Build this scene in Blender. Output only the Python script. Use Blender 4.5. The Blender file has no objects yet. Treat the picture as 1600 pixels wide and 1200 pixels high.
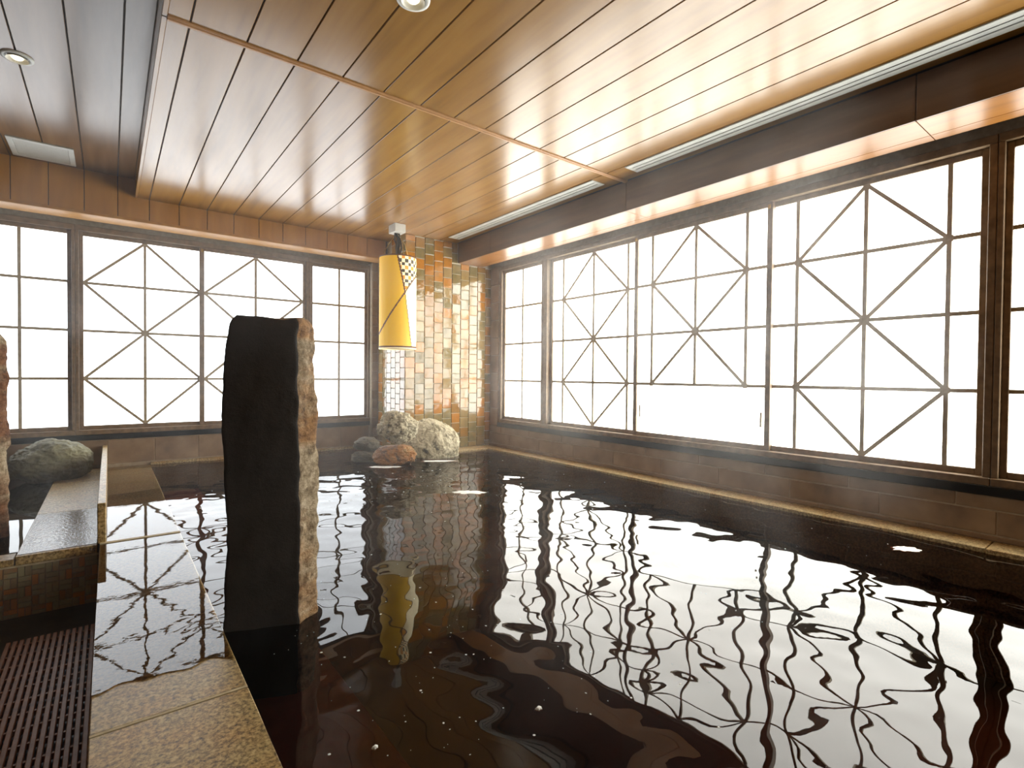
import bpy, bmesh, math, random
from mathutils import Vector, Matrix, noise
random.seed(7)
sc = bpy.context.scene
C = sc.collection
# ------------------------------------------------------------------ camera
HC = 1.026
F = 811.2; YAW = math.radians(-37.7773); PIT = math.radians(-.9493); ROL = math.radians(.5097)
fw = Vector((-math.sin(YAW)*math.cos(PIT), math.cos(YAW)*math.cos(PIT), math.sin(PIT)))
rt = Vector((math.cos(YAW), math.sin(YAW), 0)); up = rt.cross(fw)
R_ = math.cos(ROL)*rt + math.sin(ROL)*up; U_ = -math.sin(ROL)*rt + math.cos(ROL)*up
cd = bpy.data.cameras.new('camera'); cam = bpy.data.objects.new('camera', cd); C.objects.link(cam)
cd.sensor_width = 36; cd.sensor_fit = 'HORIZONTAL'; cd.lens = F/1600*36; cd.clip_start = .02
m = Matrix.Identity(4)
for i in range(3):
    m[i][0] = R_[i]; m[i][1] = U_[i]; m[i][2] = -fw[i]
m[2][3] = HC
cam.matrix_world = m
sc.camera = cam
# ------------------------------------------------------------------ light and exposure
PANE_RIGHT, PANE_BACK = 9.5, 4.6          # daylight behind the frosted panes
w = bpy.data.worlds.new('world'); sc.world = w; w.use_nodes = True
w.node_tree.nodes['Background'].inputs[0].default_value = (.9, .95, 1, 1)
w.node_tree.nodes['Background'].inputs[1].default_value = .3
vs = sc.view_settings
sc.display_settings.display_device = 'sRGB'
vs.view_transform = 'Standard'; vs.look = 'None'; vs.gamma = 1; vs.use_curve_mapping = False
vs.exposure = 0.0
sc.cycles.max_bounces = 10; sc.cycles.glossy_bounces = 5; sc.cycles.transparent_max_bounces = 12
sc.cycles.volume_bounces = 1; sc.cycles.sample_clamp_indirect = 12
sc.cycles.use_denoising = True

# ------------------------------------------------------------------ materials
MAT = {}
def srgb(r, g, b):
    f = lambda c: c/12.92 if c <= .04045 else ((c+.055)/1.055)**2.4
    return (f(r/255), f(g/255), f(b/255), 1)
class NT:
    def __init__(s, name):
        s.m = bpy.data.materials.new(name); s.m.use_nodes = True; s.t = s.m.node_tree
        s.b = s.t.nodes['Principled BSDF']; s.o = s.t.nodes['Material Output']; MAT[name] = s.m
    def n(s, typ, **kw):
        x = s.t.nodes.new(typ)
        for k, v in kw.items():
            if k.startswith('_'): setattr(x, k[1:], v)
            else:
                key = int(k[1:]) if k[0] == 'i' and k[1:].isdigit() else k
                x.inputs[key].default_value = v
        return x
    def l(s, a, ao, b, bi): s.t.links.new(a.outputs[ao], b.inputs[bi])
    def coords(s, scale=(1, 1, 1), kind='Object', rnd=False):
        tc = s.n('ShaderNodeTexCoord'); mp = s.n('ShaderNodeMapping')
        mp.inputs['Scale'].default_value = scale; s.l(tc, kind, mp, 'Vector')
        if rnd:
            oi = s.n('ShaderNodeObjectInfo'); mul = s.n('ShaderNodeMath', _operation='MULTIPLY'); mul.inputs[1].default_value = 37.
            s.l(oi, 'Random', mul, 0); s.l(mul, 0, mp, 'Location')
        return mp
    def ramp(s, stops, interp='LINEAR'):
        r = s.n('ShaderNodeValToRGB'); e = r.color_ramp; e.interpolation = interp
        while len(e.elements) < len(stops): e.elements.new(.5)
        for el, (p, c) in zip(e.elements, stops): el.position = p; el.color = c
        return r
    def bump(s, src, out, strength=.3, dist=.01):
        b = s.n('ShaderNodeBump'); b.inputs['Strength'].default_value = strength; b.inputs['Distance'].default_value = dist
        s.l(src, out, b, 'Height'); s.l(b, 0, s.b, 'Normal'); return b
def noisy(name, stops, scale=(1, 1, 1), nscale=5, detail=4, rough=.5, bump=0, bdist=.01, spec=.5, coat=0, kind='Object', rnd=False, distort=0, coatrough=.05):
    t = NT(name); mp = t.coords(scale, kind, rnd)
    nz = t.n('ShaderNodeTexNoise', Scale=nscale, Detail=detail, Distortion=distort); t.l(mp, 0, nz, 'Vector')
    r = t.ramp(stops); t.l(nz, 'Fac', r, 0); t.l(r, 0, t.b, 'Base Color')
    t.b.inputs['Roughness'].default_value = rough; t.b.inputs['Specular IOR Level'].default_value = spec
    t.b.inputs['Coat Weight'].default_value = coat; t.b.inputs['Coat Roughness'].default_value = coatrough
    if bump: t.bump(nz, 'Fac', bump, bdist)
    return t
# glossy laminated ceiling boards
noisy('ceiling_wood', [(.3, srgb(134, 96, 42)), (.55, srgb(152, 110, 50)), (.8, srgb(162, 120, 58))], (6, .5, 6), 2.2, 5, .22, 0, spec=.75, rnd=True)
noisy('soffit_wood', [(.3, srgb(122, 80, 36)), (.55, srgb(138, 92, 42)), (.8, srgb(148, 102, 50))], (6, .5, 6), 2.2, 5, .32, 0, spec=.22, rnd=True)
noisy('upper_ceiling_wood', [(.3, srgb(108, 78, 46)), (.6, srgb(126, 92, 56)), (.8, srgb(134, 102, 64))], (6, .5, 6), 2.2, 5, .24, 0, spec=.45, rnd=True)
noisy('wall_panel_wood', [(.3, srgb(158, 108, 40)), (.6, srgb(174, 122, 48)), (.8, srgb(184, 134, 58))], (5, 5, .7), 2.5, 5, .4, rnd=True)
noisy('lintel_wood', [(.3, srgb(92, 66, 46)), (.6, srgb(110, 80, 56)), (.8, srgb(122, 90, 64))], (5, .5, 5), 2.5, 5, .35, rnd=True, spec=.4)
noisy('batten_wood', [(.3, srgb(176, 130, 82)), (.7, srgb(196, 148, 98))], (4, 4, 4), 3, 3, .4)
noisy('groove_dark', [(.3, srgb(34, 24, 16)), (.7, srgb(44, 32, 22))], (4, 4, 4), 3, 3, .8)
noisy('frame_wood', [(.25, srgb(100, 82, 60)), (.55, srgb(124, 102, 76)), (.8, srgb(142, 118, 90))], (3, 3, 3), 6, 6, .42, .1, .002, rnd=True)
noisy('bar_wood', [(.25, srgb(152, 138, 112)), (.75, srgb(178, 164, 138))], (3, 3, 3), 6, 4, .45)
noisy('sill_black', [(.3, srgb(24, 26, 28)), (.7, srgb(36, 38, 40))], (2, 2, 2), 4, 3, .3)
noisy('shell_plaster', [(.3, srgb(96, 76, 56)), (.7, srgb(112, 90, 68))], (1, 1, 1), 3, 4, .7)
noisy('mortar', [(.3, srgb(172, 156, 120)), (.7, srgb(196, 180, 142))], (1, 1, 1), 40, 4, .75, .3, .002)
noisy('wall_tile', [(.2, srgb(104, 84, 64)), (.5, srgb(136, 112, 86)), (.7, srgb(152, 128, 100)), (.9, srgb(120, 108, 90))], (1, 1, 1), 5, 6, .45, .25, .004, rnd=True)
noisy('grout_dark', [(.3, srgb(146, 130, 108)), (.7, srgb(166, 150, 126))], (1, 1, 1), 30, 3, .8)
noisy('grout_light', [(.3, srgb(198, 190, 166)), (.7, srgb(214, 206, 184))], (1, 1, 1), 30, 3, .7)
noisy('plastic_white', [(.3, srgb(216, 218, 212)), (.7, srgb(228, 230, 224))], (1, 1, 1), 8, 2, .4)
noisy('metal_light', [(.3, srgb(202, 206, 202)), (.7, srgb(220, 222, 218))], (1, 1, 1), 8, 2, .35)
noisy('vent_dark', [(.3, srgb(40, 44, 46)), (.7, srgb(54, 58, 60))], (1, 1, 1), 8, 2, .6)
noisy('cable_black', [(.3, srgb(20, 20, 20)), (.7, srgb(36, 34, 32))], (1, 1, 1), 20, 2, .5)
noisy('chain_brass', [(.3, srgb(150, 120, 60)), (.7, srgb(190, 160, 90))], (1, 1, 1), 30, 2, .3)
MAT['chain_brass'].node_tree.nodes['Principled BSDF'].inputs['Metallic'].default_value = .9
noisy('grating_brown', [(.3, srgb(124, 82, 48)), (.7, srgb(158, 108, 68))], (2, 2, 2), 10, 4, .5, .3, .003, spec=.3)
noisy('channel_dark', [(.3, srgb(22, 20, 18)), (.7, srgb(38, 34, 30))], (2, 2, 2), 6, 3, .4)
noisy('floor_stone', [(.3, srgb(34, 31, 27)), (.7, srgb(56, 50, 42))], (1, 1, 1), 12, 4, .4)
noisy('pool_depth_dark', [(.3, srgb(36, 26, 20)), (.7, srgb(54, 38, 28))], (1, 1, 1), 6, 4, .6)  # light lost in the deep water is put into this floor colour
noisy('step_stone', [(.3, srgb(160, 96, 70)), (.7, srgb(196, 124, 92))], (1, 1, 1), 6, 4, .6)
def tilemat(name, a, b, c, rough=.09):
    t = NT(name); mp = t.coords((1, 1, 1), 'Object', True)
    n1 = t.n('ShaderNodeTexNoise', Scale=9., Detail=4., Distortion=.6); t.l(mp, 0, n1, 'Vector')
    r = t.ramp([(.3, a), (.5, b), (.72, c)]); t.l(n1, 'Fac', r, 0); t.l(r, 0, t.b, 'Base Color')
    n2 = t.n('ShaderNodeTexNoise', Scale=11., Detail=2.); t.l(mp, 0, n2, 'Vector'); t.bump(n2, 'Fac', .35, .012)
    t.b.inputs['Roughness'].default_value = rough; t.b.inputs['Specular IOR Level'].default_value = .7
    t.b.inputs['Coat Weight'].default_value = .5; t.b.inputs['Coat Roughness'].default_value = .05
tilemat('glaze_orange', srgb(160, 100, 12), srgb(176, 116, 18), srgb(150, 104, 24))
tilemat('glaze_amber', srgb(152, 110, 30), srgb(142, 100, 22), srgb(124, 98, 34))
tilemat('glaze_olive', srgb(104, 92, 48), srgb(124, 108, 60), srgb(142, 116, 62))
tilemat('glaze_tan', srgb(156, 134, 82), srgb(144, 118, 66), srgb(130, 112, 68))
tilemat('mosaic_brown', srgb(168, 122, 76), srgb(150, 128, 92), srgb(140, 128, 100), .3)
tilemat('mosaic_olive', srgb(146, 142, 108), srgb(158, 150, 114), srgb(170, 140, 98), .3)
tilemat('mosaic_rust', srgb(196, 136, 66), srgb(180, 132, 78), srgb(168, 130, 88), .3)
# speckled granite
def granite(name, c1, c2, c3, rough):
    t = NT(name); mp = t.coords((1, 1, 1), 'Object')
    n1 = t.n('ShaderNodeTexNoise', Scale=70., Detail=5., Roughness=.75); t.l(mp, 0, n1, 'Vector')
    r1 = t.ramp([(.34, c1), (.46, c2), (.56, c3), (.68, srgb(204, 184, 136))]); t.l(n1, 'Fac', r1, 0)
    n2 = t.n('ShaderNodeTexNoise', Scale=7., Detail=3.); t.l(mp, 0, n2, 'Vector')
    r2 = t.ramp([(.4, (1, 1, 1, 1)), (.7, (1.0, .84, .68, 1))]); t.l(n2, 'Fac', r2, 0)
    mx = t.n('ShaderNodeMixRGB', _blend_type='MULTIPLY'); mx.inputs[0].default_value = 1
    t.l(r1, 0, mx, 1); t.l(r2, 0, mx, 2); t.l(mx, 0, t.b, 'Base Color')
    t.b.inputs['Roughness'].default_value = rough; t.bump(n1, 'Fac', .25, .003)
granite('granite', srgb(58, 48, 28), srgb(138, 116, 72), srgb(184, 160, 106), .42)
granite('granite_ledge', srgb(96, 80, 50), srgb(140, 120, 80), srgb(178, 156, 112), .5)
# natural stones
def rockmat(name, stops, ns=5, rough=.8, bump=.7):
    t = NT(name); mp = t.coords((1, 1, 1), 'Object')
    n1 = t.n('ShaderNodeTexNoise', Scale=float(ns), Detail=8., Roughness=.7); t.l(mp, 0, n1, 'Vector')
    r = t.ramp(stops); t.l(n1, 'Fac', r, 0); t.l(r, 0, t.b, 'Base Color')
    n2 = t.n('ShaderNodeTexNoise', Scale=ns*4., Detail=8., Roughness=.75); t.l(mp, 0, n2, 'Vector'); t.bump(n2, 'Fac', bump, .04)
    t.b.inputs['Roughness'].default_value = rough
rockmat('rock_pale', [(.36, srgb(58, 50, 34)), (.44, srgb(166, 152, 116)), (.52, srgb(228, 218, 188)), (.68, srgb(176, 162, 124))], 11)
rockmat('rock_rust', [(.36, srgb(70, 46, 20)), (.5, srgb(172, 112, 40)), (.62, srgb(150, 118, 66))], 7, .3, .6)
rockmat('rock_dark', [(.3, srgb(64, 56, 40)), (.6, srgb(104, 92, 66)), (.8, srgb(130, 116, 84))], 6, .6)
rockmat('rock_green', [(.3, srgb(88, 86, 62)), (.55, srgb(134, 130, 98)), (.75, srgb(160, 154, 120))], 4, .6)
rockmat('slate_face', [(.3, srgb(44, 42, 41)), (.55, srgb(60, 57, 55)), (.8, srgb(74, 68, 62))], 3, .55, .35)
def sidestone(name, base, lo=.45):
    t = NT(name); mp = t.coords((1, 1, 1), 'Object')
    n1 = t.n('ShaderNodeTexNoise', Scale=24., Detail=8., Roughness=.75); t.l(mp, 0, n1, 'Vector')
    mp2 = t.coords((1.5, 1.5, 5), 'Object'); n3 = t.n('ShaderNodeTexNoise', Scale=1.6, Detail=4.); t.l(mp2, 0, n3, 'Vector')
    r = t.ramp([(.3, srgb(74, 58, 40)), (.45, srgb(168, 144, 108)), (.55, srgb(212, 192, 156)), (.68, srgb(236, 220, 192))]); t.l(n1, 'Fac', r, 0)
    r2 = t.ramp([(lo, (1, 1, 1, 1)), (lo+.17, base)]); t.l(n3, 'Fac', r2, 0)
    mx = t.n('ShaderNodeMixRGB', _blend_type='MULTIPLY'); mx.inputs[0].default_value = 1
    t.l(r, 0, mx, 1); t.l(r2, 0, mx, 2); t.l(mx, 0, t.b, 'Base Color'); t.b.inputs['Roughness'].default_value = .75
    n2 = t.n('ShaderNodeTexNoise', Scale=40., Detail=8., Roughness=.75); t.l(mp, 0, n2, 'Vector'); t.bump(n2, 'Fac', 1., .03)
sidestone('slate_side', (.78, .5, .26, 1))
sidestone('slate_side_red', (.55, .3, .18, 1), .36)
# emitters
def emit(name, col, s, two=False):
    t = NT(name); e = t.n('ShaderNodeEmission'); e.inputs[0].default_value = col; e.inputs[1].default_value = s
    t.l(e, 0, t.o, 'Surface')
emit('pane_right', (1.0, .98, .90, 1), PANE_RIGHT)
emit('pane_back', (.93, .97, 1.0, 1), PANE_BACK)
emit('bulb_warm', (1, .8, .5, 1), 6)
def paper(name, col, glow, s):
    t = NT(name); t.b.inputs['Base Color'].default_value = col; t.b.inputs['Roughness'].default_value = .6
    t.b.inputs['Emission Color'].default_value = glow; t.b.inputs['Emission Strength'].default_value = s
paper('paper_yellow', srgb(214, 172, 34), srgb(250, 190, 16), .42)
paper('paper_cream', srgb(250, 238, 200), srgb(255, 236, 180), .5)
paper('paper_orange', srgb(220, 150, 40), srgb(230, 150, 40), .35)
paper('paper_brown', srgb(96, 48, 22), srgb(110, 56, 24), .05)
paper('paper_black', srgb(64, 56, 40), srgb(60, 50, 30), .03)
# water: mirror-like surface over tea-coloured depth
def water(name, tint, rough=0.0, bscale=0, bstr=0):
    t = NT(name); t.t.nodes.remove(t.b)
    gl = t.n('ShaderNodeBsdfGlossy', Roughness=rough); tr = t.n('ShaderNodeBsdfTransparent'); tr.inputs[0].default_value = tint
    fr = t.n('ShaderNodeFresnel', IOR=1.36); mx = t.n('ShaderNodeMixShader')
    t.l(fr, 0, mx, 0); t.l(tr, 0, mx, 1); t.l(gl, 0, mx, 2); t.l(mx, 0, t.o, 'Surface')
    if bstr:
        tc = t.n('ShaderNodeTexCoord'); nz = t.n('ShaderNodeTexNoise', Scale=float(bscale), Detail=2.); t.l(tc, 'Object', nz, 'Vector')
        b = t.n('ShaderNodeBump'); b.inputs['Strength'].default_value = bstr; b.inputs['Distance'].default_value = .01
        t.l(nz, 'Fac', b, 'Height'); t.l(b, 0, gl, 'Normal'); t.l(b, 0, fr, 'Normal')
water('pool_water', (.42, .19, .115, 1))
water('basin_water', (.30, .28, .18, 1))
water('film_water', (.92, .88, .78, 1), .0, 26, .012)
water('film_rough', (.92, .88, .78, 1), .02, 60, .25)
noisy('foam', [(.3, srgb(226, 226, 220)), (.7, srgb(246, 246, 242))], (1, 1, 1), 40, 3, .6)

# ------------------------------------------------------------------ builders
WO = {}      # world origin of every object made here
def link(o, parent=None, origin=(0, 0, 0)):
    C.objects.link(o); o.parent = parent
    po = WO[parent.name] if parent else Vector((0, 0, 0))
    o.location = Vector(origin) - po; WO[o.name] = Vector(origin)
    return o
def empty(name, origin, parent=None):
    o = bpy.data.objects.new(name, None); o.empty_display_size = .1
    return link(o, parent, origin)
def tag(o, label=None, cat=None, group=None, kind=None):
    if label: o['label'] = label
    if cat: o['category'] = cat
    if group: o['group'] = group
    if kind: o['kind'] = kind
    return o
def mesh_obj(name, me, mat, parent=None, origin=(0, 0, 0)):
    if mat and not me.materials: me.materials.append(MAT[mat])
    return link(bpy.data.objects.new(name, me), parent, origin)
def bm_obj(name, bm, mat, parent=None, origin=(0, 0, 0), smooth=False):
    me = bpy.data.meshes.new(name); bmesh.ops.recalc_face_normals(bm, faces=bm.faces); bm.to_mesh(me); bm.free()
    if smooth: me.polygons.foreach_set('use_smooth', [True]*len(me.polygons))
    return mesh_obj(name, me, mat, parent, origin)
BOX = {}
def box_mesh(dx, dy, dz, bev, mat):
    k = (round(dx, 4), round(dy, 4), round(dz, 4), bev, mat)
    if k not in BOX:
        bm = bmesh.new(); bmesh.ops.create_cube(bm, size=1)
        bmesh.ops.scale(bm, vec=(dx, dy, dz), verts=bm.verts)
        if bev: bmesh.ops.bevel(bm, geom=bm.edges[:], offset=min(bev, .45*min(dx, dy, dz)), segments=1, affect='EDGES')
        me = bpy.data.meshes.new('box'); bm.to_mesh(me); bm.free(); me.materials.append(MAT[mat]); BOX[k] = me
    return BOX[k]
def box(name, x0, x1, y0, y1, z0, z1, mat, parent=None, bev=.003):
    me = box_mesh(x1-x0, y1-y0, z1-z0, bev, mat)
    return mesh_obj(name, me, None, parent, ((x0+x1)/2, (y0+y1)/2, (z0+z1)/2))
def addbox(bm, x0, x1, y0, y1, z0, z1):
    r = bmesh.ops.create_cube(bm, size=1)
    for v in r['verts']: v.co = Vector(((x0+x1)/2+v.co.x*(x1-x0), (y0+y1)/2+v.co.y*(y1-y0), (z0+z1)/2+v.co.z*(z1-z0)))
def boxes(name, lst, mat, parent=None, origin=(0, 0, 0)):
    bm = bmesh.new()
    for b in lst: addbox(bm, *b)
    bmesh.ops.translate(bm, vec=-Vector(origin), verts=bm.verts)
    return bm_obj(name, bm, mat, parent, origin)
def tube(name, pts, r, mat, parent=None, n=6):
    bm = bmesh.new(); rings = []; o = Vector(pts[0]); pts = [Vector(p) for p in pts]
    for i, p in enumerate(pts):
        d = (pts[min(i+1, len(pts)-1)]-pts[max(i-1, 0)]).normalized()
        a = d.orthogonal().normalized(); b = d.cross(a)
        rings.append([bm.verts.new(p-o+r*(math.cos(t)*a+math.sin(t)*b)) for t in [2*math.pi*k/n for k in range(n)]])
    for a, b in zip(rings, rings[1:]):
        for k in range(n): bm.faces.new((a[k], a[(k+1) % n], b[(k+1) % n], b[k]))
    bm.faces.new(rings[0]); bm.faces.new(rings[-1])
    return bm_obj(name, bm, mat, parent, o, True)
def lathe(name, prof, mat, parent, origin, n=40):
    bm = bmesh.new(); rings = [[bm.verts.new((r*math.cos(2*math.pi*k/n), r*math.sin(2*math.pi*k/n), z)) for k in range(n)] for r, z in prof]
    for a, b in zip(rings, rings[1:]):
        for k in range(n): bm.faces.new((a[k], a[(k+1) % n], b[(k+1) % n], b[k]))
    return bm_obj(name, bm, mat, parent, origin, True)

# ------------------------------------------------------------------ dimensions
XW, YW = 4.413, 7.106            # plane of the lattice bars, right wall and back wall
H, HU = 2.834, 3.02              # main and raised ceiling
XS, XB, YB = .225, 3.795, 6.677  # ceiling step, right lintel face, back lintel face
J0, JW, YBAT = .335, .2645, 3.195
Z1, Z2, Z3, ZT, ZB = 1.964, 1.459, .952, 2.455, .452
XL, YF = -2.6, -2.0              # unseen walls
YC, XC = 6.14, 3.01              # tiled pillar

# ------------------------------------------------------------------ shell
t = boxes('floor', [(XL, -.05, YF, 3.93, -.42, -.34)], 'floor_stone')
tag(t, 'dark wet stone floor sunk below the pool kerb', 'floor', kind='structure')
t = boxes('floor_pool', [(.3, 4.2, YF, 7.05, -.85, -.75), (XL, -.05, 3.93, 7.05, -.5, -.4)], 'pool_depth_dark')
tag(t, 'stone bottom of the bathing pool, coloured dark for the depth of water', 'pool floor', kind='structure')
t = box('floor_step', .356, .80, YF, 6.9, -.75, -.3, 'step_stone', None, .004)
tag(t, 'reddish stone step under the water beside the granite kerb', 'pool step', kind='structure')
wl = boxes('wall_left', [(XL-.1, XL, YF, 7.3, -.42, 3.1)], 'shell_plaster'); tag(wl, 'plain brown wall on the left side of the bath', 'wall', kind='structure')
wf = boxes('wall_front', [(XL-.1, 4.6, YF-.1, YF, -.85, 3.1)], 'shell_plaster'); tag(wf, 'plain brown wall behind the viewer', 'wall', kind='structure')
# back wall: base, head, piers; big tiles below the windows
wb = boxes('wall_back', [(XL, 3.0, 7.049, 7.3, -.85, .305), (XL, 4.5, 7.13, 7.3, 2.55, 3.1), (XL, -1.12, 7.07, 7.3, .31, 2.55), (2.915, 4.5, 7.0, 7.3, -.85, 2.585)], 'grout_dark')
tag(wb, 'back wall with brown tiles under the lattice windows', 'wall', kind='structure')
x = -2.58 + .04
while x < 2.9:
    x1 = min(x+.416, 2.9)
    if x1-x > .1: box('tile', x, x1, 7.045, 7.072, .035, .295, 'wall_tile', wb, .004)
    x += .42
box('sill_strip', XL, 2.91, 7.03, 7.12, .302, .362, 'sill_black', wb)
for z in range(20):
    for c, (a, b) in enumerate(((2.922, 2.998),)):
        box('tile', a, b, 6.985, 7.002, .03+z*.129, .03+z*.129+.122, 'wall_tile', wb, .003)
# right wall
wr = boxes('wall_right', [(4.349, 4.6, YF, 7.3, -.85, .305), (4.45, 4.6, YF, 7.3, 2.55, 3.1), (4.37, 4.6, 5.9, 7.3, .31, 2.55), (4.37, 4.6, YF, -.86, .31, 2.55)], 'grout_dark')
tag(wr, 'right wall with dark brown tiles under the long lattice windows', 'wall', kind='structure')
for z0, z1, off in ((.215, .3, 0), (.06, .205, .21), (.02, .05, .1)):
    y = YF+.01+off*2-.84
    while y < 6.1:
        a, b = max(y, YF+.005), min(y+.617, 6.13)
        if b-a > .05: box('tile', 4.345, 4.372, a, b, z0, z1, 'wall_tile', wr, .004)
        y += .62
for k in range(9): box('tile', 4.345, 4.372, 5.935, 6.13, .312+k*.25, .312+k*.25+.243, 'wall_tile', wr, .004)
box('sill_strip', 4.33, 4.44, YF+.005, 5.93, .302, .362, 'sill_black', wr)

# ceilings: backing plus single boards
ce = boxes('ceiling', [(XS, 4.4, YF, YB+.3, H+.014, H+.08), (XS, XS+.02, YF, YB, H+.08, HU+.03)], 'groove_dark'); tag(ce, 'lower ceiling of glossy honey-coloured boards with dark joints', 'ceiling', kind='structure')
xs = [XS+.012]+[J0+JW*i for i in range(14)]+[XB]
G = .0038
for a, b in zip(xs, xs[1:]):
    if b-a < .05: continue
    for y0, y1 in ((YF, YBAT-.012), (YBAT+.012, YB)):
        box('board', a+G if a > XS+.02 else a, b-G, y0, y1, H, H+.016, 'ceiling_wood', ce, .002)
box('batten', XS+.01, XB, YBAT-.022, YBAT+.022, H-.009, H+.01, 'batten_wood', ce, .004)
box('batten', XS+.01, XB, YBAT-.007, YBAT+.007, H-.014, H+.01, 'batten_wood', ce, .003)
for y0, y1 in ((YF, YBAT-.003), (YBAT+.003, YB)):
    box('edge_board', XS-.012, XS+.012, y0, y1, H-.002, HU, 'ceiling_wood', ce, .002)
cu = boxes('ceiling_upper', [(XL, XS+.02, YF, 7.2, HU+.014, HU+.08)], 'groove_dark'); tag(cu, 'raised brown board ceiling on the left side', 'ceiling', kind='structure')
k = 0
x = .071
edges = [XS-.012, .071]
while x > XL: x -= JW; edges.append(max(x, XL))
for b, a in zip(edges, edges[1:]):
    if b-a > .03: box('board', a+G, b-G, YF, YB, HU, HU+.016, 'upper_ceiling_wood', cu, .002)

# lintel boxes
ZL = 2.585
tb = boxes('trim_1', [(XL, XS, YB+.014, 6.96, ZL+.012, HU), (XS, XC, YB+.014, 6.96, ZL+.012, H)], 'groove_dark'); tag(tb, 'panelled wooden lintel box above the back windows', 'lintel', kind='structure')
jx = [J0+JW*i for i in range(-11, 11)]+[XC]
for a, b in zip(jx, jx[1:]):
    top = HU if b <= XS+.13 else H
    if a < XL: continue
    if b-a > .04: box('panel', a+.0035, b-.0035, YB, YB+.016, ZL+.028, top, 'wall_panel_wood', tb, .0015)
box('bottom_rail', XL, XC, YB-.006, YB+.03, ZL, ZL+.03, 'wall_panel_wood', tb, .004)
box('soffit_board', XL, XC, YB+.03, 6.95, ZL, ZL+.014, 'wall_panel_wood', tb, .002)
ZR = 2.562
tr_ = boxes('trim_2', [(XB+.014, 4.2, YF, YC, ZR+.014, H)], 'groove_dark'); tag(tr_, 'dark wooden lintel box above the right-hand windows', 'lintel', kind='structure')
ys = [YF, -1.2, .95+.05, YBAT, 5.37, YC]
for a, b in zip(ys, ys[1:]):
    box('face_board', XB, XB+.016, a+.0025, b-.0025, ZR, H, 'lintel_wood', tr_, .002)
    box('soffit_board', XB+.017, 4.095, a+.002, b-.002, ZR, ZR+.014, 'soffit_wood', tr_, .001)
    box('soffit_board', 4.099, 4.2, a+.002, b-.002, ZR, ZR+.014, 'soffit_wood', tr_, .001)

# ------------------------------------------------------------------ windows
def wbox(wall, name, u0, u1, d0, d1, z0, z1, mat, parent, bev=.003):
    if wall == 'b': return box(name, u0, u1, YW+d0, YW+d1, z0, z1, mat, parent, bev)
    return box(name, XW+d0, XW+d1, u0, u1, z0, z1, mat, parent, bev)
def wdiag(wall, ua, za, ub, zb, d, parent, bw=.027, bd=.012):
    L = math.hypot(ub-ua, zb-za); a = math.atan2(zb-za, ub-ua)
    k = ('diag', wall, round(L, 4))
    if k not in BOX:
        bm = bmesh.new(); addbox(bm, -L/2, L/2, -bd/2, bd/2, -bw/2, bw/2)
        me = bpy.data.meshes.new('bar'); bm.to_mesh(me); bm.free(); me.materials.append(MAT['bar_wood']); BOX[k] = me
    if wall == 'b':
        o = mesh_obj('bar', BOX[k], None, parent, ((ua+ub)/2, YW+d, (za+zb)/2)); o.rotation_euler = (0, -a, 0)
    else:
        o = mesh_obj('bar', BOX[k], None, parent, (XW+d, (ua+ub)/2, (za+zb)/2)); o.rotation_euler = (a, 0, math.pi/2)
        o.rotation_mode = 'XYZ'
        # local X -> world (0, cos a, sin a): build the basis directly
        M = Matrix(((0, -1, 0), (math.cos(a), 0, -math.sin(a)), (math.sin(a), 0, math.cos(a))))
        o.rotation_euler = M.to_euler()
    return o
SW = .036
def sash(wall, win, u0, u1, d, pattern, us=None, stile=(SW, SW), solid=False):
    """u0 < u1 outer edges of the sash; us = lattice verticals"""
    o = (((u0+u1)/2, YW+d, .41) if wall == 'b' else (XW+d, (u0+u1)/2, .41))
    s = empty('sash', o, win)
    zt, zb = ZT, ZB
    g0, g1 = u0+stile[0], u1-stile[1]
    wbox(wall, 'stile', u0, g0, d-.018, d+.018, zb-.042, zt+.042, 'frame_wood', s)
    wbox(wall, 'stile', g1, u1, d-.018, d+.018, zb-.042, zt+.042, 'frame_wood', s)
    wbox(wall, 'rail', g0, g1, d-.018, d+.018, zt, zt+.042, 'frame_wood', s)
    wbox(wall, 'rail', g0, g1, d-.018, d+.018, zb-.042, zb, 'frame_wood', s)
    wbox(wall, 'pane', g0, g1, d+.004, d+.010, zb, zt, 'pane_back' if wall == 'b' else 'pane_right', s, 0)
    bd = d-.004
    bw = .0135
    def hbar(z, a=g0, b=g1): wbox(wall, 'bar', a, b, bd-.007, bd+.007, z-bw, z+bw, 'bar_wood', s, 0)
    def vbar(u, a=zb, b=zt): wbox(wall, 'bar', u-bw, u+bw, bd-.0085, bd+.0055, a, b, 'bar_wood', s, 0)
    if pattern == 'grid':
        for z in (Z1, Z2, Z3): hbar(z)
        for u in us: vbar(u)
    else:
        l, c, r = us
        half = pattern == 'short'
        for z in (Z1, Z2, Z3): hbar(z)
        low = Z3 if half else zb
        vbar(c, low, zt)
        if l > g0+.05: vbar(l, low, zt); vbar(r, low, zt)
        for sgn in (l, r):
            wdiag(wall, c, zt, sgn, Z1, bd-.002, s); wdiag(wall, sgn, Z1, c, Z2, bd-.002, s); wdiag(wall, c, Z2, sgn, Z3, bd-.002, s)
            if not half: wdiag(wall, sgn, Z3, c, zb, bd-.002, s)
        for (u, z) in [(c, Z2)]+[(q, z) for q in (l, r) for z in (Z1, Z3)]:
            q = .022; wbox(wall, 'rosette', u-q, u+q, bd-.0095, bd-.001, z-q, z+q, 'bar_wood', s, .012)
        if half:
            for u in (g0+.035, g1-.035): wbox(wall, 'finger_pull', u-.008, u+.008, bd-.004, bd+.010, .60, .73, 'bar_wood', s, .002)
    return s
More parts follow.
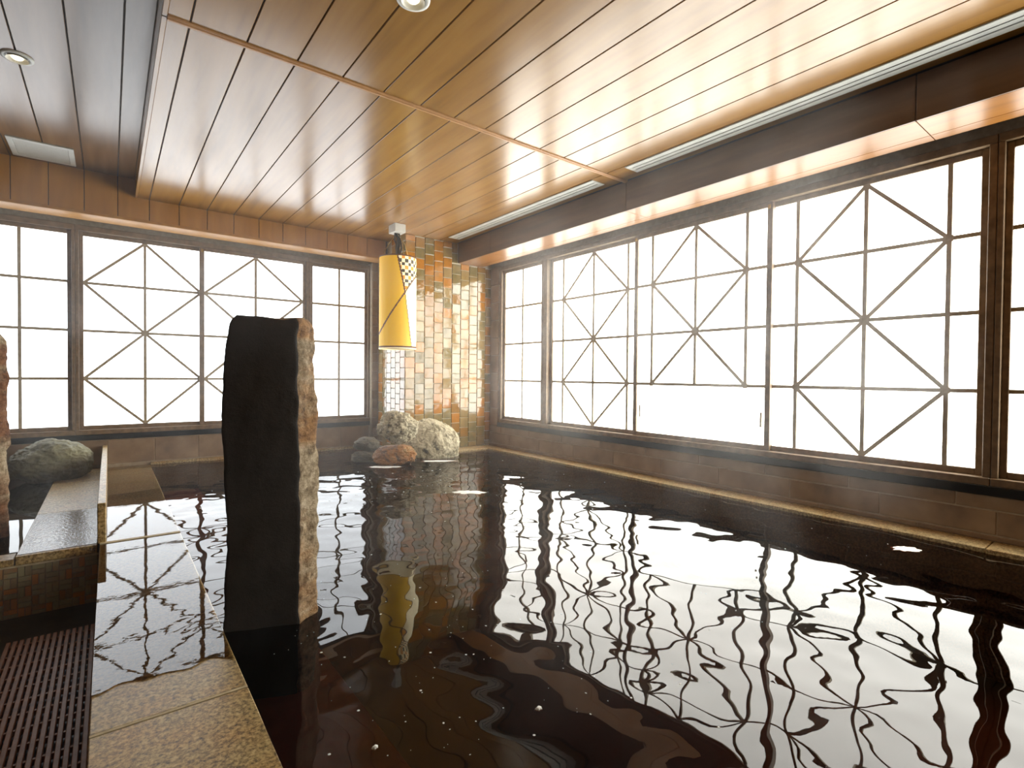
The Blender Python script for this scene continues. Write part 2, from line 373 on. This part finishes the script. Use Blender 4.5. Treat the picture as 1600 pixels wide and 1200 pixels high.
def window(n, wall, u0, u1, label, posts):
    o = ((u0+u1)/2, YW, .362) if wall == 'b' else (XW, (u0+u1)/2, .362)
    wn = empty('window_%d' % n, o); tag(wn, label, 'window', kind='structure')
    wbox(wall, 'head', u0, u1, -.055, .03, ZT+.042, ZT+.098, 'frame_wood', wn)
    wbox(wall, 'sill', u0, u1, -.075, .03, .362, ZB-.042, 'frame_wood', wn)
    for a, b in posts: wbox(wall, 'jamb', a, b, -.055, .03, ZB-.042, ZT+.042, 'frame_wood', wn)
    return wn
Z0 = .41
W1 = window(1, 'b', -1.12, -.282, 'narrow grid window at the left end of the back wall', [(-1.12, -1.085), (-.31, -.282)])
sash('b', W1, -1.085, -.31, 0, 'grid', (-.708,))
W2 = window(2, 'b', -.28, 2.072, 'pair of sliding back windows with diamond lattice behind the stone pillar', [(-.28, -.252), (2.04, 2.072)])
sash('b', W2, -.252, .895, .02, 'diamond', (-.216, .315, .856), (.036, .036))
sash('b', W2, .835, 2.04, -.02, 'diamond', (.885, 1.44, 2.004), (.05, .036))
W3 = window(3, 'b', 2.074, 2.912, 'narrow grid window in the back wall next to the tiled pillar', [(2.074, 2.1), (2.885, 2.912)])
sash('b', W3, 2.1, 2.885, 0, 'grid', (2.49,))
W4 = window(4, 'r', 4.99, 5.91, 'narrow grid window in the right wall next to the tiled pillar', [(5.88, 5.91), (4.99, 5.03)])
sash('r', W4, 5.03, 5.88, 0, 'grid', (5.46,))
W5 = window(5, 'r', .725, 4.988, 'long triple sliding window with diamond lattice in the right wall', [(4.92, 4.988), (.725, .765)])
sash('r', W5, 3.5, 4.92, .02, 'diamond', (3.678, 4.181, 4.687), (.045, .045))
sash('r', W5, 2.115, 3.555, -.022, 'short', (2.335, 2.832, 3.327), (.045, .045))
sash('r', W5, .765, 2.165, .02, 'diamond', (.967, 1.452, 1.933), (.045, .045))
for u, dd in ((3.53, -.045), (2.14, -.045)): wbox('r', 'latch', u-.012, u+.012, dd-.006, dd+.006, 2.44, 2.475, 'chain_brass', W5, .003)
wbox('b', 'latch', .85, .872, -.05, -.036, 2.44, 2.475, 'chain_brass', W2, .003)
W6 = window(6, 'r', -.86, .722, 'grid window cut off by the right edge of the picture', [(.69, .722), (-.86, -.82)])
sash('r', W6, -.82, .69, 0, 'grid', (-.4, 0.0, .3))

# ------------------------------------------------------------------ tiled pillar
pl = boxes('wall_pillar', [(XC+.008, 4.37, YC+.008, 7.0, -.85, H)], 'grout_light'); tag(pl, 'corner pillar covered in glossy amber and olive tiles', 'pillar', kind='structure')
TW, TH = .1395, .1365
gl = ['glaze_orange', 'glaze_amber', 'glaze_olive', 'glaze_tan']
rg = random.Random(3)
for c in range(10):
    a = XC+.002+c*TW; b = min(a+TW-.008, 4.366)
    z = .025-(TH*.5 if c % 2 else 0)*1.0
    zmax = ZR-.002 if b > XB else H-.004
    while z < zmax-.02:
        z0, z1 = max(z, .025), min(z+TH-.008, zmax)
        if z1-z0 > .025:
            o = box('tile', a, b, YC-.004, YC+.01, z0, z1, rg.choice(gl), pl, .003)
            o.rotation_euler = (rg.uniform(-.035, .035), 0, rg.uniform(-.045, .045))
        z += TH
for k, (q0, q1) in enumerate(((ZR, 2.69), (2.698, H-.004))):   # cut tiles beside the lintel end
    box('tile', XC+.002+5*TW, XB-.003, YC-.004, YC+.01, q0, q1, gl[2-k], pl, .003)
for c in range(6):
    a = YC+.002+c*TW; b = a+TW-.008
    if b > 6.98: break
    z = .025-(TH*.5 if c % 2 else 0)
    while z < H-.03:
        z0, z1 = max(z, .025), min(z+TH-.008, H-.004)
        if b > YB: z1 = min(z1, ZL-.003)
        if z1-z0 > .025: box('tile', XC-.004, XC+.01, a, b, z0, z1, rg.choice(gl), pl, .003)
        z += TH

# ------------------------------------------------------------------ kerbs and ledges
kb = boxes('floor_kerb', [(-.046, .350, YF, 7.04, -.85, -.012)], 'granite'); tag(kb, 'speckled granite kerb running along the left side of the pool', 'kerb', kind='structure')
for a, b in ((YF, -.2), (-.19, 1.852), (1.866, 3.912), (3.928, 5.95), (5.962, 7.03)):
    box('granite_slab', -.05, .355, a, b, -.06, 0, 'granite', kb, .003)
for y, hw, zz in ((1.859, .006, .0012), (3.92, .016, .007), (5.956, .006, .0012)): box('mortar_joint', -.049, .354, y-hw, y+hw, -.05, zz, 'mortar', kb, 0)
lg = boxes('floor_ledge', [(4.125, 4.37, YF, YC, -.85, 0), (2.95, 4.125, 5.86, YC, -.85, 0), (.36, 2.95, 7.0, 7.07, -.85, 0)], 'granite_ledge'); tag(lg, 'narrow granite ledge between the water and the tiled walls', 'ledge', kind='structure')
y = YF
while y < 5.84:
    b = min(y+.9, 5.845); box('granite_slab', 4.12, 4.345, y+.003, b-.003, -.05, .02, 'granite_ledge', lg, .003); y += .9
for a, b in ((2.96, 3.55), (3.556, 4.34)): box('granite_slab', a, b, 5.852, 6.134, -.05, .02, 'granite_ledge', lg, .003)
for a, b in ((.358, 1.3), (1.304, 2.2), (2.204, 2.95)): box('granite_slab', a, b, 6.99, 7.044, -.05, .025, 'granite_ledge', lg, .003)
# second platform and little basin at the left
pf = boxes('floor_platform', [(XL, -.415, 3.945, 4.06, -.42, -.05), (-.413, -.055, 3.945, 7.05, -.42, -.05)], 'grout_dark'); tag(pf, 'low granite platform with a mosaic front beside the small basin', 'platform', kind='structure')
for a, b in ((3.925, 4.99), (5.0, 6.265), (6.275, 7.03)): box('granite_slab', -.415, -.062, a, b, -.05, 0, 'granite', pf, .003)
for a, b in ((-1.6, -.422),): box('granite_slab', a, b, 3.925, 4.06, -.05, -.012, 'granite', pf, .003)
box('mortar_joint', -1.6, -.055, 3.93, 3.95, -.062, -.05, 'mortar', pf, 0)
S = .058; rg = random.Random(5)
for i in range(12):
    for j in range(5):
        x0 = -.06-(i+1)*S; z0 = -.062-(j+1)*S
        mt = lambda: rg.choice(['mosaic_brown', 'mosaic_olive', 'mosaic_olive', 'mosaic_rust'])
        for h in range(2):
            if (i+j) % 2: a, b, c, d = x0+h*S/2, x0+(h+1)*S/2, z0, z0+S
            else: a, b, c, d = x0, x0+S, z0+h*S/2, z0+(h+1)*S/2
            box('tile', a+.0015, b-.0015, 3.936, 3.95, c+.0015, d-.0015, mt(), pf, .0015)
box('floor_curb', -.061, -.02, 3.93, 7.03, 0, .243, 'granite', None, .004)
tag(bpy.data.objects['floor_curb'], 'thin upright granite slab dividing the platform from the kerb', 'curb', kind='structure')

# ------------------------------------------------------------------ water
def water_grid(name, x0, x1, y0, y1, z, step, fn, mat, edge=None, skip=None):
    nx, ny = int((x1-x0)/step)+1, int((y1-y0)/step)+1
    vs_, fs = [], []
    for j in range(ny+1):
        for i in range(nx+1):
            X = x0+(x1-x0)*i/nx; Y = y0+(y1-y0)*j/ny
            if edge: Y = edge(X, Y)
            vs_.append((X-x0, Y-y0, fn(X, Y)))
    for j in range(ny):
        for i in range(nx):
            if skip and skip(x0+(x1-x0)*(i+.5)/nx, y0+(y1-y0)*(j+.5)/ny): continue
            a = j*(nx+1)+i; fs.append((a, a+1, a+nx+2, a+nx+1))
    used = sorted({q for f in fs for q in f}); ix = {q: k for k, q in enumerate(used)}
    me = bpy.data.meshes.new(name); me.from_pydata([vs_[q] for q in used], [], [[ix[q] for q in f] for f in fs]); me.polygons.foreach_set('use_smooth', [True]*len(fs))
    return mesh_obj(name, me, mat, None, (x0, y0, z))
def waves(x, y):
    p = Vector((x*1.6, y*1.6, 3.1)); q = Vector((x*4.2+5, y*4.2, 1.7)); r = Vector((x*10, y*10+9, .3))
    far = 1/(1+math.exp(-(x*.5+y*.5-3.4)*3))
    a = (.0065+.003*far)*noise.noise(p)+(.0033+.003*far)*noise.noise(q)+(.0011+.0012*far)*noise.noise(r)
    # ripples from the spout under the boulders and around the stone pillar
    d = math.hypot(x-2.75, y-5.35); a += .0012*math.exp(-d*.9)*math.sin(d*26)
    d = math.hypot(x-.62, y-2.3); a += .0006*math.exp(-d*3)*math.sin(d*60)
    return a
pw = water_grid('pool_water', .352, 4.122, YF, 7.0, -.004, .02, waves, 'pool_water', None, lambda X, Y: X > 2.97 and Y > 5.87)
tag(pw, 'dark brown hot spring water filling the large pool', 'water', kind='stuff')
fe = lambda X, Y: Y if Y > 3.0 else 3.0+(Y-3.0)*(1+.10*noise.noise(Vector((X*9, 0, 2)))+.10*(X-.1))
fm = water_grid('water_film', -.049, .354, 2.1, 3.903, .003, .02, lambda x, y: .00016*noise.noise(Vector((x*9, y*9, 0)))+.0004*math.exp(-math.hypot(x-.3, y-2.35)*5)*math.sin(math.hypot(x-.3, y-2.35)*70), 'film_water', fe)
tag(fm, 'thin sheet of water overflowing the middle of the granite kerb', 'water', kind='stuff')
fm2 = water_grid('water_film', -.018, .354, 3.937, 7.0, .003, .03, lambda x, y: .0003*noise.noise(Vector((x*9, y*9, 4)))+.0012*noise.noise(Vector((x*5, y*5, 4)))*max(0, min(1, (y-4.6))), 'film_water')
tag(fm2, 'shallow water lying on the far end of the granite kerb', 'water', kind='stuff')
fm3 = water_grid('water_film', -.41, -.064, 3.95, 4.98, .003, .03, lambda x, y: .0002*noise.noise(Vector((x*9, y*9, 8))), 'film_rough')
tag(fm3, 'wet film on the platform left of the upright slab', 'water', kind='stuff')
bw_ = water_grid('basin_water', XL+.02, -.416, 4.06, 7.04, -.008, .05, lambda x, y: .0006*noise.noise(Vector((x*4, y*4, 0))), 'basin_water')
tag(bw_, 'still dark green water in the small basin at the left', 'water', kind='stuff')

# ------------------------------------------------------------------ standing stones
def standing_stone(name, origin, base, ztop, zbot, mats, seed, lean=None, nl=70, rough_edges=()):
    """base: list of corners (x, y) counter-clockwise; edges whose index is in rough_edges are the split side"""
    bm = bmesh.new(); per = []
    n = len(base)
    for i in range(n):
        a, b = Vector(base[i]), Vector(base[(i+1) % n]); L = (b-a).length; k = max(4, int(L/.012))
        for j in range(k): per.append((a.lerp(b, j/k), i))
    cx = sum((Vector(b) for b in base), Vector((0, 0)))/n
    rings = []
    for l in range(nl+1):
        f = l/nl; z = zbot+(ztop-zbot)*f; ring = []
        for p, e in per:
            zz = z
            q = Vector((p.x*5+seed, p.y*5, z*2.2)); q2 = Vector((p.x*16, p.y*16+seed, z*9)); q3 = Vector((p.x*40, p.y*40, z*26+seed))
            amp = 1.0 if e in rough_edges else .35
            s = 1+.10*noise.noise(q)+amp*.10*noise.noise(q2)+amp*.06*noise.noise(q3)
            if f > .96: s *= 1-.35*((f-.96)/.04)**2.5*.5
            if lean: s *= lean(f)
            d = (p-cx)*s
            if f > .9: zz += .02*noise.noise(Vector((p.x*9, p.y*9, seed)))*(f-.9)*10
            ring.append(bm.verts.new((cx.x+d.x-origin[0], cx.y+d.y-origin[1], zz-origin[2])))
        rings.append(ring)
    m_ = len(per)
    for a, b in zip(rings, rings[1:]):
        for k in range(m_):
            f_ = bm.faces.new((a[k], a[(k+1) % m_], b[(k+1) % m_], b[k])); f_.material_index = 1 if per[k][1] in rough_edges else 0; f_.smooth = True
    c = bm.verts.new((cx.x-origin[0], cx.y-origin[1], ztop-origin[2]+.004))
    for k in range(m_):
        f_ = bm.faces.new((rings[-1][k], rings[-1][(k+1) % m_], c)); f_.material_index = 1; f_.smooth = True
    me = bpy.data.meshes.new(name); bmesh.ops.recalc_face_normals(bm, faces=bm.faces); bm.to_mesh(me); bm.free()
    for q in mats: me.materials.append(MAT[q])
    return mesh_obj(name, me, None, None, origin)
s1 = standing_stone('standing_stone', (.53, 2.31, -.3), [(.362, 2.318), (.614, 2.215), (.706, 2.28), (.655, 2.395), (.41, 2.425)], 1.252, -.3, ['slate_face', 'slate_side'], 1.3, lambda f: .97+.06*math.sin(f*2.6), 90, (1, 2))
tag(s1, 'tall dark slate slab with a rough tan edge standing in the pool', 'standing stone')
s2 = standing_stone('standing_stone', (-.66, 4.5, -.4), [(-.86, 4.52), (-.625, 4.36), (-.5, 4.48), (-.56, 4.64), (-.8, 4.68)], 1.25, -.4, ['slate_face', 'slate_side_red'], 7.7, lambda f: .97+.06*math.sin(f*3), 80, (1, 2))
tag(s2, 'reddish-brown standing stone cut off by the left edge of the picture', 'standing stone')

# ------------------------------------------------------------------ boulders
def boulder(name, c, r, rot, mat, seed, label, amp=.16, sub=6, sq=1.0):
    bm = bmesh.new(); bmesh.ops.create_icosphere(bm, subdivisions=sub, radius=1)
    for v in bm.verts:
        p = v.co.copy()
        if sq < 1:
            p = Vector([math.copysign(abs(k)**sq, k) for k in p]); p *= .9
        s = 1+amp*noise.noise(p*1.1+Vector((seed, 0, 0)))*1.6+amp*.5*noise.noise(p*2.6+Vector((0, seed, 0)))+amp*.5*noise.noise(p*5+Vector((0, 0, seed)))+amp*.4*noise.noise(p*10)+amp*.3*noise.noise(p*20)
        q = p*s
        v.co = Vector((q.x*r[0], q.y*r[1], q.z*r[2]))
    bmesh.ops.rotate(bm, verts=bm.verts, cent=(0, 0, 0), matrix=Matrix.Rotation(rot[2], 3, 'Z') @ Matrix.Rotation(rot[1], 3, 'Y') @ Matrix.Rotation(rot[0], 3, 'X'))
    o = bm_obj(name, bm, mat, None, c, True)
    return tag(o, label, 'rock')
G_ = 'boulders piled at the foot of the tiled pillar'
boulder('boulder', (2.605, 5.53, .428), (.25, .17, .19), (0, .06, -.5), 'rock_pale', 2.2, 'rough pale boulder resting on top of the rust-coloured spout stone', .17, 6, .85)
boulder('boulder', (3.20, 5.76, .15), (.37, .19, .30), (0, .62, -.5), 'rock_pale', 5.1, 'large rounded pale boulder at the right of the pile by the tiled pillar', .085)
boulder('spout_stone', (2.59, 5.54, .10), (.25, .16, .115), (0, 0, -.55), 'rock_rust', 8.4, 'flat wet rust-coloured stone where water runs into the pool', .14, 6, .72)
boulder('boulder', (2.44, 5.99, .185), (.15, .12, .08), (0, 0, -.5), 'rock_dark', 3.7, 'small brown stone at the upper left of the boulder pile', .18, 5)
boulder('boulder', (2.40, 5.93, .03), (.15, .12, .08), (0, 0, -.5), 'rock_dark', 6.3, 'small grey-brown stone half in the water left of the spout stone', .18, 5)
boulder('boulder', (-.43, 6.62, .15), (.29, .26, .22), (0, .05, .1), 'rock_green', 4.4, 'smooth greenish boulder at the back of the small basin', .1)

# ------------------------------------------------------------------ pendant lamp
LX, LY, LR, LZ0, LZ1 = 2.745, 5.8, .218, 1.33, 2.415
lamp = empty('pendant_lamp', (LX, LY, LZ0)); tag(lamp, 'tall yellow paper cylinder lamp with a checkered corner hanging before the pillar', 'lamp')
view = math.atan2(-LY, -LX)      # direction from the lamp to the viewer
def lineA(v): return -.02+(.37+.02)*v/.38 if v < .38 else .37+(.72-.37)*(v-.38)/.57
def lineB(u):                    # v of the second line for a given u
    pts = [(-1.0, .84), (-.39, .63), (.34, .405), (1.0, .19)]
    for (a, va), (b, vb) in zip(pts, pts[1:]):
        if u <= b: return va+(vb-va)*(u-a)/(b-a)
    return .19
NA, NV = 180, 150
bm = bmesh.new()
rings = [[bm.verts.new((LR*math.cos(2*math.pi*i/NA), LR*math.sin(2*math.pi*i/NA), (LZ1-LZ0)*(1-j/NV))) for i in range(NA)] for j in range(NV+1)]
for j in range(NV):
    v = (j+.5)/NV
    for i in range(NA):
        f = bm.faces.new((rings[j][i], rings[j+1][i], rings[j+1][(i+1) % NA], rings[j][(i+1) % NA]))
        th = 2*math.pi*(i+.5)/NA-view
        th = (th+math.pi) % (2*math.pi)-math.pi
        u = math.sin(th); front = abs(th) < math.pi/2
        mi = 0
        if front:
            A = lineA(v); B = lineB(u)
            wA = .04 if v < .4 else .016
            if abs(u-A) < wA: mi = 3
            elif abs(v-B) < .015*(1 if u < .4 else .6): mi = 3
            elif u > A and v < B:
                cu_ = int(math.floor(th/.19)); cv_ = int(math.floor(v/.036)); k = (cu_+cv_) % 2
                mi = (4 if (cu_*3+cv_) % 3 else 2) if k else 1
            elif u > A: mi = 1
        f.material_index = mi; f.smooth = True
me = bpy.data.meshes.new('shade'); bm.to_mesh(me); bm.free()
for q in ('paper_yellow', 'paper_cream', 'paper_orange', 'paper_brown', 'paper_black'): me.materials.append(MAT[q])
shade = mesh_obj('shade', me, None, lamp, (LX, LY, LZ0))
lathe('top_rim', [(LR-.012, 0), (LR+.003, 0), (LR+.003, .014), (LR-.012, .014), (LR-.012, 0)], 'paper_brown', shade, (LX, LY, LZ1-.004), 64)
lathe('bottom_rim', [(LR-.012, 0), (LR+.003, 0), (LR+.003, .018), (LR-.012, .018), (LR-.012, 0)], 'paper_brown', shade, (LX, LY, LZ0+.012), 64)
lathe('bottom_lip', [(LR-.01, 0), (LR+.004, 0), (LR+.004, .013), (LR-.01, .013), (LR-.01, 0)], 'paper_cream', shade, (LX, LY, LZ0-.002), 64)
lathe('diffuser', [(0.001, 0), (LR-.012, 0), (LR-.012, .006), (.001, .006)], 'paper_cream', shade, (LX, LY, LZ0+.03), 64)
BX, BY = 2.76, 5.86
jb = box('junction_box', BX-.07, BX+.07, BY-.09, BY+.09, H-.1, H, 'metal_light', lamp, .004)
for k in range(3):
    a = 2*math.pi*k/3+.4
    tube('chain', [(BX, BY, H-.1), (LX+.5*LR*math.cos(a)+.01, LY+.5*LR*math.sin(a), LZ1+.2), (LX+LR*math.cos(a)*.97, LY+LR*math.sin(a)*.97, LZ1)], .004, 'chain_brass', lamp)
for k in range(9):
    pts = []
    for i in range(9):
        f = i/8; j = .035*math.sin(f*math.pi)
        pts.append((BX+(LX-BX)*f+j*math.sin(k*2.1+f*5)+.03*math.cos(k*1.7)*(1-f*.5), BY+(LY-BY)*f+j*math.cos(k*1.3+f*4), H-.095-(H-.095-LZ1+.06)*f))
    tube('cable', pts, .008, 'cable_black', jb)
tube('stem', [(BX, BY, H-.09), (LX, LY, LZ1+.1), (LX, LY, LZ0+.4)], .012, 'cable_black', lamp)

# ------------------------------------------------------------------ ceiling fittings
def slot_vent(y0, y1, label):
    x0, x1 = 3.52, 3.685
    v = empty('ceiling_vent', ((x0+x1)/2, (y0+y1)/2, H)); tag(v, label, 'vent', 'slot vents along the right lintel')
    box('frame_side', x0, x0+.052, y0, y1, H-.008, H, 'metal_light', v, .002); box('frame_side', x1-.052, x1, y0, y1, H-.008, H, 'metal_light', v, .002)
    box('frame_end', x0+.052, x1-.052, y0, y0+.03, H-.008, H, 'metal_light', v, .002); box('frame_end', x0+.052, x1-.052, y1-.03, y1, H-.008, H, 'metal_light', v, .002)
    box('slot', x0+.052, x1-.052, y0+.03, y1-.03, H-.002, H, 'vent_dark', v, 0)
    for q in (.064,): box('blade', x0+q, x0+q+.037, y0+.03, y1-.03, H-.007, H-.002, 'metal_light', v, .001)
slot_vent(.2, 2.98, 'long pale slot vent in the ceiling running out at the right edge')
slot_vent(3.36, 5.93, 'pale slot vent in the ceiling ending near the tiled pillar')
rv = empty('return_grille', (-.475, 6.36, HU)); tag(rv, 'white rectangular air grille in the raised ceiling', 'vent')
gx0, gx1, gy0, gy1 = -.695, -.25, 6.12, 6.6
for a in ((gx0, gx1, gy0, gy0+.04), (gx0, gx1, gy1-.04, gy1), (gx0, gx0+.04, gy0+.04, gy1-.04), (gx1-.04, gx1, gy0+.04, gy1-.04)):
    box('frame_side', *a, HU-.012, HU, 'plastic_white', rv, .003)
for k in range(12):
    y = gy0+.05+k*.0325; o = box('louvre', gx0+.042, gx1-.042, y, y+.026, HU-.006, HU-.002, 'plastic_white', rv, 0)
box('backing', gx0+.04, gx1-.04, gy0+.04, gy1-.04, HU-.002, HU, 'vent_dark', rv, 0)
def downlight(x, y, z, label):
    d = empty('downlight', (x, y, z)); tag(d, label, 'ceiling light', 'round recessed downlights')
    lathe('trim_ring', [(.082, 0), (.08, -.008), (.06, -.009), (.055, -.001)], 'plastic_white', d, (x, y, z), 40)
    lathe('reflector', [(.056, -.002), (.046, .012), (.0, .014)], 'metal_light', d, (x, y, z-.001-.014), 40)
    lathe('bulb', [(.03, -.004), (.022, -.012), (.001, -.016)], 'bulb_warm', d, (x, y, z-.001), 24)
downlight(-.458, 4.57, HU, 'round white downlight in the raised ceiling at the upper left')
downlight(1.16, 2.3, H, 'round white downlight at the top edge of the picture')

# ------------------------------------------------------------------ drain gratings
gr = empty('drain_grating', (-.235, 2.2, -.34)); tag(gr, 'wet brown slatted drain grating beside the granite kerb', 'grating')
box('channel_tray', -.405, -.056, .6, 3.48, -.338, -.332, 'channel_dark', gr, 0)
for k in range(14):
    x = -.402+k*.0246; box('slat', x, x+.0165, .6, 3.48, -.322, -.298, 'grating_brown', gr, .002)
for k in range(25):
    y = .66+k*.115; box('cross_bar', -.404, -.06, y, y+.012, -.326, -.304, 'grating_brown', gr, .001)
g2 = empty('drain_grating', (-.8, 3.0, -.34)); tag(g2, 'brown grating with crosswise slats at the far left edge', 'grating')
for k in range(30):
    y = 2.6+k*.0288; box('slat', -1.2, -.435, y, y+.0185, -.322, -.298, 'grating_brown', g2, .002)
for x in (-1.15, -.8, -.47): box('cross_bar', x, x+.012, 2.6, 3.47, -.34, -.305, 'grating_brown', g2, .001)

# ------------------------------------------------------------------ foam on the water
rg = random.Random(11)
bm = bmesh.new()
def px_ground(a, b, z=0.0):
    d = fw+R_*((a-800)/F)+U_*((600-b)/F); t_ = (z-HC)/d.z; return (d.x*t_, d.y*t_)
def speck(bm, x, y, r, e=1., ang=0.):
    z = waves(x, y)-.0035; n = 8
    c = bm.verts.new((x, y, z+r*.35)); ring = []
    for k in range(n):
        t_ = 2*math.pi*k/n; a, b = r*math.cos(t_), r*e*math.sin(t_)
        ring.append(bm.verts.new((x+a*math.cos(ang)-b*math.sin(ang), y+a*math.sin(ang)+b*math.cos(ang), z)))
    for k in range(n): bm.faces.new((ring[k], ring[(k+1) % n], c))
for k in range(420):
    if k < 170: x, y = rg.uniform(.45, 3.9), rg.uniform(1.0, 5.6)
    elif k < 300: x, y = rg.gauss(2.2, .55), rg.gauss(4.2, .6)
    else: x, y = rg.gauss(1.0, .4), rg.gauss(1.6, .5)
    if .34 < x < .74 and 2.18 < y < 2.46: continue
    if .4 < x < 4.0 and y < 5.3: speck(bm, x, y, rg.choice([.0012, .0015, .002, .0025, .004])*(1+.3*(y-1)), rg.uniform(.6, 1), rg.uniform(0, 3))
fo = bm_obj('foam_specks', bm, 'foam', None, (0, 0, 0), True); tag(fo, 'tiny white foam specks scattered over the dark pool water', 'foam', kind='stuff')
def patch(px, py, rx, ry, ang, label):
    x0, y0 = px_ground(px, py); bm = bmesh.new(); rr = random.Random(px); n = 40
    c = bm.verts.new((0, 0, .002)); r1, r2 = [], []
    for k in range(n):
        t_ = 2*math.pi*k/n; s = 1+.6*noise.noise(Vector((math.cos(t_)*2.2+px, math.sin(t_)*2.2, 1)))+.25*noise.noise(Vector((math.cos(t_)*6+px, math.sin(t_)*6, 1)))
        a, b = rx*s*math.cos(t_), ry*s*math.sin(t_)
        x, y = a*math.cos(ang)-b*math.sin(ang), a*math.sin(ang)+b*math.cos(ang)
        r1.append(bm.verts.new((x*.6, y*.6, .0015+.002*rr.random()))); r2.append(bm.verts.new((x, y, -.003)))
    for k in range(n):
        bm.faces.new((c, r1[k], r1[(k+1) % n])); bm.faces.new((r1[k], r2[k], r2[(k+1) % n], r1[(k+1) % n]))
    o = bm_obj('white_patch', bm, 'foam', None, (x0, y0, waves(x0, y0)-.003), True); tag(o, label, 'foam', 'larger foam patches floating on the pool')
patch(842, 1103, .013, .010, .3, 'small round foam cluster near the bottom centre of the pool')
patch(586, 1166, .011, .008, .5, 'oval foam fleck over the reddish step at the bottom')
patch(731, 768, .15, .07, -.6, 'white foam patch on the water in front of the pillar reflection')
patch(1415, 856, .09, .05, -.6, 'white patch on the water near the ledge at the right')  # flat white patch laid on the water surface
patch(600, 729, .2, .07, -.6, 'white froth below the rust-coloured spout stone')
patch(688, 720, .26, .05, -.55, 'white froth along the foot of the large pale boulder')

# ------------------------------------------------------------------ steam
t = NT('steam'); t.t.nodes.remove(t.b)
mp = t.coords((1, 1, 1), 'Object'); nz = t.n('ShaderNodeTexNoise', Scale=1.1, Detail=4., Roughness=.6, Distortion=.8); t.l(mp, 0, nz, 'Vector')
mr = t.n('ShaderNodeMapRange'); mr.inputs['From Min'].default_value = .5; mr.inputs['From Max'].default_value = .78; mr.inputs['To Min'].default_value = .0025; mr.inputs['To Max'].default_value = .09
t.l(nz, 'Fac', mr, 0)
vo = t.n('ShaderNodeVolumeScatter'); vo.inputs['Color'].default_value = (1, 1, 1, 1); vo.inputs['Anisotropy'].default_value = .8
t.l(mr, 0, vo, 'Density'); t.l(vo, 0, t.o, 'Volume')
sc.cycles.volume_step_rate = 4; sc.cycles.volume_max_steps = 128
st = box('steam', -.9, 4.1, .7, 6.1, .03, 2.81, 'steam', None, 0)
tag(st, 'thin wisps of steam drifting over the hot pool', 'steam', kind='stuff')
